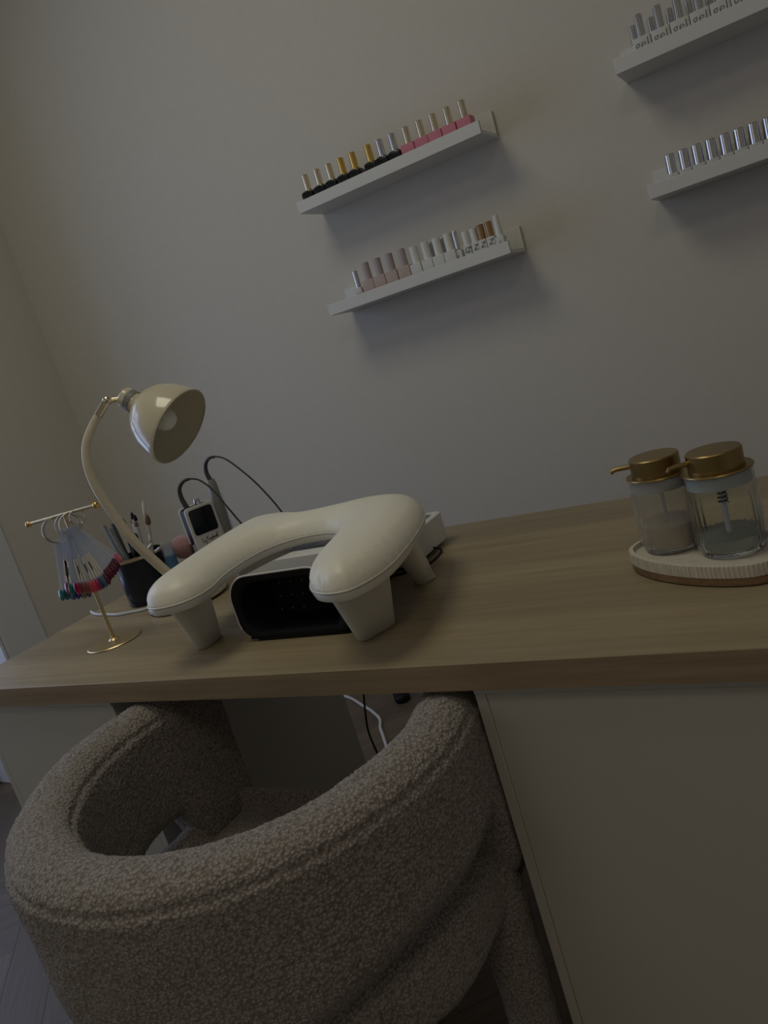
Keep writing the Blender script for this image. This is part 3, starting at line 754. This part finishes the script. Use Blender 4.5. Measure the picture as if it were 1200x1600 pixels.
# ------------------------------------------------------------------ swatch stand
SB = (0.2735, 0.168)
st = thing('swatch_stand', 'brass T-shaped stand holding the rings of colour swatches', 'stand', (*SB, 0))
MB().lathe([(0, 0), (0.049, 0), (0.0505, 0.0015), (0.049, 0.0028), (0.010, 0.0045), (0.006, 0.008), (0, 0.008)], 56).obj('base', 'satin_brass', st)
MB().cyl((0, 0, 0.005), (0, 0, 0.253), 0.0036, n=20).obj('pole', 'satin_brass', st)
bd = Vector((0.1966, 0.0, 0.0057)).normalized()
bA = Vector((0.1705 - SB[0], -0.003, 0.2514)); bB = Vector((0.3671 - SB[0], -0.003, 0.2571))
MB().cyl(bA, bB, 0.0032, n=20).obj('crossbar', 'satin_brass', st)
for p in (bA, bB): MB().sphere(p, 0.0062).obj('end_ball', 'gold', st)
def ring_obj(cx, cz, r, yaw, parent, tube=0.0013, y=0.0):
    pts = []
    for i in range(40):
        a = 2*PI*i/40; pts.append((cx + r*math.cos(a)*math.cos(yaw), y + r*math.cos(a)*math.sin(yaw), cz + r*math.sin(a)))
    return MB().tube(pts, tube, 8, closed=True).obj('ring', 'steel', parent)
def swatch(parent, pivot, ang, length, yoff, tipc, sticker=None, tilt=0.0, word=None):
    # ang: degrees from straight down, towards +x
    b = MB(); s = 0.0032; e = 0.0062
    pl = [(-s, 0.004), (-s, -0.01), (-s*1.2, -length*0.55), (-e, -length*0.80), (e, -length*0.80), (s*1.2, -length*0.55), (s, -0.01), (s, 0.004)]
    b.loft([[(x, -0.0006, z) for x, z in pl], [(x, 0.0006, z) for x, z in pl]])
    o = b.obj('swatch_stick', 'clear', parent, smooth=20)
    o.location = (pivot[0], pivot[1] + yoff, pivot[2]); o.rotation_euler = (R(tilt), -R(ang), 0)
    b = MB(); rings = []
    for i, (zz, w_) in enumerate(((0, 0.6), (-0.002, 0.85), (-0.007, 1.0), (-0.013, 1.0), (-0.018, 0.8), (-0.0215, 0.45), (-0.0225, 0.1))):
        r_ = []
        for k in range(12):
            a = 2*PI*k/12; r_.append((0.0078*w_*math.cos(a), 0.0026*math.sin(a)*w_ - 0.0008, -length*0.78 + zz))
        rings.append(r_)
    b.loft(rings); t_ = b.obj('nail_tip', color_mat(*tipc), o, smooth=60)
    if sticker:
        MB().box((-0.0048, -0.0010, -length*0.76), (0.0048, -0.0007, -length*0.42)).obj('label_sticker', 'sticker', o)
        for q_ in range(2):
            if word: MB().box((-0.0012 + 0.0022*q_, -0.0013, -length*0.66 + q_*0.004), (0.0004 + 0.0022*q_, -0.0010, -length*0.52)).obj('printed_name', 'rubber', o)
        if 0: text_obj('lettering', word, 0.0062, o, (0.0005, -0.0013, -length*0.60), (PI/2, R(90), 0))
    return o
cols = {'teal': (0.01, 0.17, 0.20), 'deep teal': (0.01, 0.11, 0.12), 'violet': (0.07, 0.07, 0.30), 'indigo': (0.04, 0.04, 0.22), 'crimson': (0.32, 0.004, 0.07),
        'emerald': (0.003, 0.14, 0.11), 'brick': (0.22, 0.02, 0.03), 'rosewood': (0.20, 0.06, 0.06), 'coral': (0.55, 0.06, 0.10), 'magenta': (0.42, 0.01, 0.10),
        'navy': (0.02, 0.05, 0.13), 'slate blue': (0.06, 0.12, 0.18), 'wine': (0.11, 0.004, 0.03), 'dark wine': (0.07, 0.002, 0.025), 'rose': (0.52, 0.13, 0.17), 'khaki': (0.20, 0.15, 0.07)}
def tc_(n): return ('enamel_' + n.replace(' ', '_'), cols[n])
bunchA = thing('swatch_ring', 'ring of clear swatch sticks with teal and violet tips on the stand', 'nail swatches', (SB[0], SB[1], 0), group='swatch rings on the brass stand')
ring_obj(-0.0330, 0.2295, 0.0240, R(46), bunchA, y=-0.003); ring_obj(-0.0280, 0.2295, 0.0240, R(56), bunchA, y=-0.003)
for i, n in enumerate(('teal', 'deep teal', 'teal', 'violet', 'indigo', 'violet', 'khaki', 'deep teal')):
    swatch(bunchA, (-0.040 + i*0.0032, -0.012 + i*0.003, 0.2085), -19 + i*2.4, 0.122, -i*0.0009, tc_(n), tilt=(i % 3) - 1)
bunchB = thing('swatch_ring', 'ring of fanned swatch sticks with red, pink and wine tips on the stand', 'nail swatches', (SB[0], SB[1], 0), group='swatch rings on the brass stand')
ring_obj(0.006, 0.2340, 0.0210, R(40), bunchB, y=-0.006); ring_obj(0.016, 0.2350, 0.0200, R(70), bunchB, y=-0.006)
seq = ['crimson', 'emerald', 'magenta', 'brick', 'rosewood', 'rosewood', 'coral', 'coral', 'magenta', 'navy', 'slate blue', 'wine', 'dark wine', 'wine', 'dark wine', 'wine', 'dark wine', 'rose']
words = ['Kensy', 'Lily', None, None, 'Rosa', None, None, 'Misty', None, 'Berry', None, None, None, None, None, None, None, None]
words = [i in (0, 1, 4, 7, 9) for i in range(18)]
for i, n in enumerate(seq):
    a = -22 + i*3.95 + (3 if i == 17 else 0)
    swatch(bunchB, (0.012, -0.010, 0.226), a, 0.128 if i < 12 else 0.122, -0.014 + (i*0.0016 if i > 1 else -0.004), tc_(n), sticker=i in (0, 1, 3, 4, 5, 7, 8, 9, 10, 11), tilt=0, word=words[i])
ring_obj(0.034, 0.2440, 0.0135, R(70), bunchB, 0.0011, y=-0.002)

# ------------------------------------------------------------------ brush cup and contents
CB = (0.153, 0.392)
cup = thing('brush_cup', 'smoked glass cup with silver band holding brushes, behind the lamp', 'cup', (*CB, 0))
b = MB(); b.lathe([(0, 0), (0.049, 0), (0.053, 0.004), (0.053, 0.104), (0.051, 0.104), (0.051, 0.006), (0, 0.005)], 48); b.obj('glass_body', 'smoke', cup)
b = MB(); b.lathe([(0.0532, 0.0985), (0.0548, 0.0995), (0.0548, 0.1055), (0.0532, 0.1065), (0.0505, 0.1062), (0.0505, 0.0985)], 48); b.obj('metal_band', 'champagne', cup)
G5 = 'tools standing in the brush cup'
def stick(name, label, cat, top, foot, r0, r1, m, extra=None, flat=None):
    t = thing(name, label, cat, (CB[0]+foot[0], CB[1]+foot[1], foot[2]), group=G5)
    v_ = Vector((top[0]-foot[0], top[1]-foot[1], top[2]-foot[2]))
    MB().tube([(0, 0, 0), v_*0.5, v_], [r0*0.7, r0, r1], 12, flat=flat).obj('handle', m, t)
    if extra:
        kind, em, ln, er = extra; d = v_.normalized()
        MB().tube([v_, v_ + d*ln*0.25, v_ + d*ln*0.7, v_ + d*ln], [er*0.9, er, er*0.75, er*0.12], 10).obj(kind, em, t)
    return t
for i, (tx, ty, tz) in enumerate(((-0.054, -0.012, 0.180), (-0.045, -0.020, 0.184), (-0.034, -0.006, 0.182), (-0.026, -0.024, 0.176))):
    stick('nail_file', ['leftmost slim dark nail file', 'second slim grey nail file from the left', 'third slim dark nail file from the left', 'slim grey nail file nearest the lamp arm'][i] + ' leaning in the smoked cup', 'nail file',
          (tx, ty, tz), (-0.030 + i*0.008, -0.01, 0.012), 0.0068, 0.0062, 'darkfile' if i % 2 == 0 else 'greyfile', flat=(1.0, 0.4))
for i, (tx, tz) in enumerate(((0.000, 0.178), (0.030, 0.150))):
    stick('buffer_block', ['tall dark buffer standing in the smoked cup left of the lamp arm', 'dark buffer standing in the smoked cup right of the lamp arm'][i], 'nail buffer', (tx - 0.012*(1-i), 0.012 - i*0.03, tz - 0.03*(1-i)), (tx*0.3, 0.0, 0.012), 0.016, 0.016, 'body_black', flat=(0.5, 1.0))
br = [((-0.004, 0.0, 0.172), 'bristle', 0.016, 'slender brush with brown tip, leftmost brush right of the lamp arm'),
      ((0.006, 0.014, 0.170), 'black', 0.014, 'slender brush with dark tip, second brush right of the lamp arm'),
      ((0.017, 0.008, 0.180), 'black', 0.016, 'slender brush with black pointed tip, third brush right of the lamp arm'),
      ((0.028, 0.004, 0.176), 'black', 0.014, 'slender brush with short black tip, fourth brush right of the lamp arm'),
      ((0.052, 0.012, 0.186), 'cap_white', 0.028, 'brush with long pale tip, tallest one in the cup'),
      ((0.064, 0.000, 0.164), 'bristle', 0.022, 'brush with ginger bristles at the right of the cup'),
      ((0.040, -0.010, 0.166), 'bristle', 0.012, 'short brush in front of the tall pale one'),
      ((0.068, -0.014, 0.132), 'cap_white', 0.014, 'low brush with pale ferrule leaning at the right rim of the cup')]
for i, (tp, m_, ln, lab) in enumerate(br):
    stick('nail_brush', lab, 'nail brush', tp, (tp[0]*0.35, tp[1]*0.3 - 0.005, 0.01), 0.0040, 0.0036, 'handle_white', ('bristles', m_, ln, 0.0040 if i != 5 else 0.0062))
for i, (tx, tz) in enumerate(((0.070, 0.128), (0.080, 0.116), (0.066, 0.112))):
    t = thing('cuticle_nipper', ['curved steel cuticle tool nearest the brushes', 'curved steel cuticle tool furthest right in the cup', 'short curved steel cuticle tool low on the right of the cup'][i], 'cuticle tool', (CB[0]+0.02, CB[1]-0.01+i*0.008, 0.012), group=G5)
    pts = smooth_path([(0, 0, 0), (0.012, -0.004, 0.05), (tx-0.045, -0.008, tz*0.72), (tx-0.028, -0.010, tz-0.022), (tx-0.012, -0.011, tz-0.015)], 6)
    MB().tube(pts, [0.003]*(len(pts)-1) + [0.001], 10, flat=(1, 0.6)).obj('handle', 'steel', t)

# vial, pink puff
vl = thing('glass_vial', 'small clear vial half full of teal liquid beside the brush cup', 'vial', (0.236, 0.400, 0.0))
b = MB(); b.lathe([(0, 0), (0.0125, 0), (0.0135, 0.002), (0.0135, 0.112), (0.0122, 0.112), (0.0122, 0.004), (0, 0.003)], 28); b.obj('glass_tube', 'vialclear', vl)
MB().lathe([(0, 0.0035), (0.0119, 0.0045), (0.0119, 0.087), (0, 0.087)], 28).obj('liquid', 'teal', vl)
pf = thing('powder_puff', 'dusty pink round dust brush between the vial and the drill machine', 'dust brush', (0.220, 0.458, 0.0))
b = MB(); b.sphere((0, 0, 0.086), 0.0275, (1, 0.8, 0.95), 36, 24)
o = b.obj('bristles', 'pinkfluff', pf, smooth=80); md = o.modifiers.new('tuft', 'DISPLACE'); tx = bpy.data.textures.new('tuft', 'CLOUDS'); tx.noise_scale = 0.01; md.texture = tx; md.strength = 0.004; md.texture_coords = 'LOCAL'
MB().lathe([(0, 0), (0.014, 0), (0.016, 0.01), (0.013, 0.04), (0.017, 0.058), (0, 0.058)], 28).obj('handle', 'satin_brass', pf)
for i, (px, py, hh, lab) in enumerate(((0.300, 0.440, 0.066, 'small dark bottle with steel collar left of the drill machine'),)):
    bt = thing('small_bottle', lab, 'bottle', (px, py, 0))
    MB().lathe([(0, 0), (0.010, 0), (0.011, 0.003), (0.011, hh-0.012), (0.006, hh-0.006), (0, hh-0.006)], 24).obj('body', 'smoke', bt)
    MB().lathe([(0, hh-0.0055), (0.0115, hh-0.0055), (0.0115, hh+0.006), (0, hh+0.006)], 24).obj('cap', 'silver', bt)

# ------------------------------------------------------------------ nail drill machine
dm = thing('drill_machine', 'white upright nail drill machine with dark square screen behind the hand rest', 'nail drill', (0.298, 0.464, 0), rz=R(62))
def plate(w_, h_, r_, y0, y1, z0=0, x0=0):
    b = MB(); p = rrect(w_, h_, r_, 6, x0, z0 + h_/2)
    b.loft([[(x, y0, z) for x, z in p], [(x, y1, z) for x, z in p]]); return b
plate(0.066, 0.170, 0.009, -0.005, 0.003).obj('front_shell', 'white_plastic', dm, bevel=0.0015)
plate(0.062, 0.166, 0.008, 0.003, 0.034, 0.002).obj('body', 'black', dm)
plate(0.066, 0.170, 0.009, 0.034, 0.040).obj('rear_shell', 'white_plastic', dm, bevel=0.0015)
plate(0.054, 0.056, 0.007, -0.0062, -0.0050, 0.108).obj('screen', 'screen', dm, bevel=0.0005)
b = MB()
for i in range(5): b.box((-0.0375, 0.004 + i*0.0058, 0.02), (-0.031, 0.0068 + i*0.0058, 0.092))
b.obj('side_grille', 'silver', dm)
b = MB(); b.lathe([(0, 0.170), (0.007, 0.170), (0.0075, 0.174), (0.0065, 0.182), (0, 0.182)], 20, (0.006, 0.012, 0)); b.obj('dial', 'silver', dm)
# handwritten name across the front
def script_strokes():
    S = [[(0,4),(0.6,5),(1.4,4.6),(0.8,3),(0.5,1.2),(1.2,0.6),(1.9,1.4),(2.3,2.4),(2.3,1.2),(2.9,1),(3.4,2.4),(3.5,1),(3.6,-1.2),(3.0,-1.6),(3.4,-0.3),(4.2,1.2)],
         [(5.4,5.2),(5.3,2.6),(5.2,0.6)],[(5.0,4.4),(6.2,5.2),(6.6,4.2),(5.6,3.2),(6.4,1.6),(7.1,0.8)],
         [(8.3,2.3),(7.5,2.2),(7.4,1.0),(8.2,1.1),(8.5,2.3),(8.6,1.0),(9.1,1.6),(9.3,2.4),(9.3,-1.3)],[(9.3,2.0),(10.0,2.4),(10.1,1.2),(9.5,1.0),(10.5,1.4),(10.8,5),(10.8,1.2),(11.3,2.3),(11.7,1.2),
          (12.6,2.3),(12.0,2.2),(11.9,1.1),(12.6,1.1),(12.9,2.3),(12.9,1.1),(13.4,1.7),(13.9,2.3),(13.5,1.2),(14.1,1),(14.9,5.2),(14.5,1.1),(15.2,1.5),(15.9,5.4),(15.4,1.2),(16.2,1.1)]]
    return S
b = MB(); k = 0.0024
for s_ in script_strokes():
    b.tube(smooth_path([((x-8)*k + 0.001, -0.0053, 0.090 + (y-1)*k*0.9 + x*0.0002) for x, y in s_], 4), 0.00042, 6)
b.obj('script_lettering', 'ink', dm)
# clear holder with handpiece on the right, second plug on the left
b = MB(); b.tube([(0.0485, 0.006, 0.07), (0.0475, 0.006, 0.178)], [0.0125, 0.0135], 20); b.obj('handpiece_holder', 'clear', dm)
hp = thing('drill_handpiece', 'grey pen-shaped drill handpiece in the holder of the drill machine', 'handpiece', (0.323, 0.501, 0))
MB().lathe([(0, 0.045), (0.003, 0.045), (0.004, 0.07), (0.009, 0.082), (0.0095, 0.125), (0.0105, 0.128), (0.0105, 0.20), (0.008, 0.212), (0, 0.212)], 24).obj('body', 'grey_plastic', hp)
cb = smooth_path([(0, 0, 0.208), (-0.004, 0, 0.228), (0.004, 0, 0.248), (0.024, 0, 0.257), (0.052, 0.005, 0.248), (0.082, 0.012, 0.212), (0.110, 0.02, 0.165), (0.135, 0.03, 0.10), (0.15, 0.03, 0.03), (0.16, 0.03, 0.004)], 10)
MB().tube(cb[:34], [0.0056 - 0.0028*i/34 for i in range(34)], 12).obj('strain_relief', 'rubber', hp)
MB().tube(cb[32:], 0.0019, 10).obj('cord', 'rubber', hp)
wc = thing('plug_cable', 'grey cable looping from the top left of the drill machine', 'cable', (0.281, 0.450, 0.0005))
cb = smooth_path([(0, 0, 0.168), (-0.006, 0, 0.195), (0.000, 0, 0.216), (0.020, 0.004, 0.228), (0.048, 0.010, 0.222), (0.074, 0.012, 0.196), (0.100, 0.004, 0.164), (0.125, -0.002, 0.128), (0.15, 0.0, 0.08), (0.165, 0.01, 0.03), (0.17, 0.01, 0.004)], 10)
MB().tube(cb[:34], [0.0062 - 0.0032*i/34 for i in range(34)], 12).obj('strain_relief', 'rubber', wc)
MB().tube(cb[32:], 0.0019, 10).obj('cord', 'rubber', wc)

# ------------------------------------------------------------------ soap tray with two pump jars
tr = thing('soap_tray', 'oval ribbed stone tray with wooden base at the right end of the desk', 'tray', (0, 0, 0))
TO = [(1.213, 0.262), (1.219, 0.232), (1.242, 0.203), (1.272, 0.180), (1.305, 0.163), (1.340, 0.152), (1.372, 0.151), (1.394, 0.168), (1.402, 0.200), (1.396, 0.240), (1.370, 0.277), (1.325, 0.292), (1.275, 0.298), (1.232, 0.292)]
tp = [(p.x, p.y) for p in smooth_path([(x + 0.004, y - 0.002, 0) for x, y in TO], 24, True)]
tl = [0]
def ribbed(poly, amp):
    out = []; K = len(poly); s = 0
    for i in range(K):
        a = Vector(poly[i-1]); c = Vector(poly[(i+1) % K]); t = (c-a).normalized()
        s += (Vector(poly[i]) - a).length
        out.append((poly[i][0] - t.y*amp*abs(math.sin(s*PI/0.0052)), poly[i][1] + t.x*amp*abs(math.sin(s*PI/0.0052))))
    return out
b = MB(); b.loft([[(x, y, 0.0) for x, y in offset(tp, 0.004)], [(x, y, 0.002) for x, y in offset(tp, 0.001)], [(x, y, 0.011) for x, y in offset(tp, 0.001)]]); b.obj('wooden_base', 'traywood', tr)
rb = ribbed(tp, 0.0018)
b = MB(); b.loft([[(x, y, 0.0112) for x, y in rb], [(x, y, 0.0255) for x, y in rb], [(x, y, 0.0262) for x, y in offset(tp, 0.0018)], [(x, y, 0.0262) for x, y in offset(tp, 0.0062)], [(x, y, 0.0200) for x, y in offset(tp, 0.0075)]])
b.obj('stone_dish', 'stone', tr, smooth=25)
def jar(x, y, label, rb_, hb_, liquid, liq_h, glass, spout_ang, capr, group):
    j = thing('soap_dispenser', label, 'soap dispenser', (x, y, 0.0203), group=group)
    def rib(a, z): return 0.014*math.cos(a*30) if 0.012 < z < hb_*0.80 else 0
    p = [(0, 0), (rb_*0.80, 0), (rb_*0.93, 0.005), (rb_*1.0, 0.014), (rb_*1.0, hb_*0.3), (rb_*1.0, hb_*0.55), (rb_*0.985, hb_*0.79), (rb_*0.965, hb_*0.84), (rb_*0.965, hb_), (rb_*0.93, hb_)]
    pi_ = [(rb_*0.93, hb_*0.83), (rb_*0.94, hb_*0.78), (rb_*0.94, 0.016), (rb_*0.86, 0.008), (0, 0.006)]
    MB().lathe(p + pi_, 180, rib=rib).obj('glass_jar', glass, j, smooth=50)
    MB().lathe([(0, 0.0066), (rb_*0.85, 0.0085), (rb_*0.915, 0.0165), (rb_*0.915, liq_h), (0, liq_h)], 48).obj('soap', liquid, j)
    MB().lathe([(rb_*0.80, hb_*0.84), (rb_*0.925, hb_*0.84), (rb_*0.925, hb_), (rb_*0.80, hb_)], 48).obj('collar', 'collar', j)
    MB().lathe([(0, hb_ + 0.0003), (rb_*1.0, hb_ + 0.0003), (rb_*1.02, hb_ + 0.0012), (rb_*1.0, hb_ + 0.0028), (capr, hb_ + 0.003), (0, hb_ + 0.003)], 56).obj('lid_flange', 'brass', j)
    MB().lathe([(0, hb_ + 0.0032), (capr, hb_ + 0.0032), (capr, hb_ + 0.024), (capr - 0.0012, hb_ + 0.0255), (0, hb_ + 0.0255)], 56).obj('pump_head', 'brass', j)
    d = Vector((math.cos(spout_ang), math.sin(spout_ang), 0))
    z = hb_ + 0.0165
    sp = j_ = MB().tube([d*(capr - 0.002) + Vector((0, 0, z)), d*(capr + 0.015) + Vector((0, 0, z + 0.000)), d*(capr + 0.022) + Vector((0, 0, z - 0.001)), d*(capr + 0.024) + Vector((0, 0, z - 0.004))], [0.0032, 0.0032, 0.0031, 0.0028], 12)
    sp.obj('spout', 'brass', j)
    MB().cyl((0, 0, 0.012), (0, 0, hb_ - 0.001), 0.0028, n=12).obj('dip_tube', 'collar', j)
    return j
GJ = 'glass pump jars on the tray'
jar(1.272, 0.257, 'ribbed glass pump jar with beige soap and brass top, left one on tray', 0.0375, 0.098, 'soap_beige', 0.036, 'ribglass_cloudy', R(186), 0.0305, GJ)
jr = jar(1.346, 0.222, 'ribbed glass pump jar with clear soap and brass top, right one on tray', 0.040, 0.100, 'soap_clear', 0.022, 'ribglass', R(206), 0.0315, GJ)
b = MB()
pts = [(0.0052*math.cos(i*0.6), 0.0052*math.sin(i*0.6), 0.058 + i*0.00048) for i in range(70)]
b.tube(pts, 0.0009, 6); b.obj('pump_spring', 'rubber', jr)

# ------------------------------------------------------------------ cables and foot pedal behind the desk, on the floor
fc = thing('floor_cable', 'thick white cable lying on the floor seen under the desk', 'cable', (0, 0, -H + 0.0052))
MB().tube(smooth_path([(-0.40, 1.28, 0), (-0.14, 1.248, 0), (0.009, 1.1665, 0), (0.070, 1.125, 0), (0.115, 1.085, 0), (0.144, 1.035, 0), (0.186, 0.98, 0), (0.24, 0.90, 0), (0.27, 0.80, 0), (0.26, 0.66, 0)], 8), 0.005, 10).obj('cord', 'cablewhite', fc)
hc = thing('hanging_cable', 'thin black cable hanging down behind the desk, seen above the chair arm', 'cable', (0, 0, 0))
MB().tube(smooth_path([(0.50, 0.602, -0.02), (0.49, 0.608, -0.10), (0.465, 0.611, -0.28), (0.450, 0.612, -0.365), (0.439, 0.612, -0.41), (0.427, 0.612, -0.47), (0.430, 0.612, -0.52), (0.436, 0.613, -0.573), (0.44, 0.62, -0.66), (0.45, 0.66, -H + 0.003), (0.50, 0.72, -H + 0.003)], 8), 0.0024, 8).obj('cord', 'black', hc)
pd = thing('foot_pedal', 'black rounded foot pedal on the floor seen through the gap under the desk', 'foot pedal', (0.134, 1.213, -H), rz=R(36))
b = MB(); b.loft([stadium((0, -0.005), (0, 0.05), 0.023, 0.0), stadium((0, -0.005), (0, 0.05), 0.026, 0.004), stadium((0, -0.003), (0, 0.05), 0.025, 0.018), stadium((0, 0.0), (0, 0.045), 0.018, 0.026)]); b.obj('pedal_body', 'black', pd, smooth=50)
MB().tube(smooth_path([(0, 0.085, 0.006), (0.0, 0.12, 0.003), (0.06, 0.10, 0.003), (0.2, 0.02, 0.003)], 6), 0.0025, 8).obj('cord', 'black', pd)
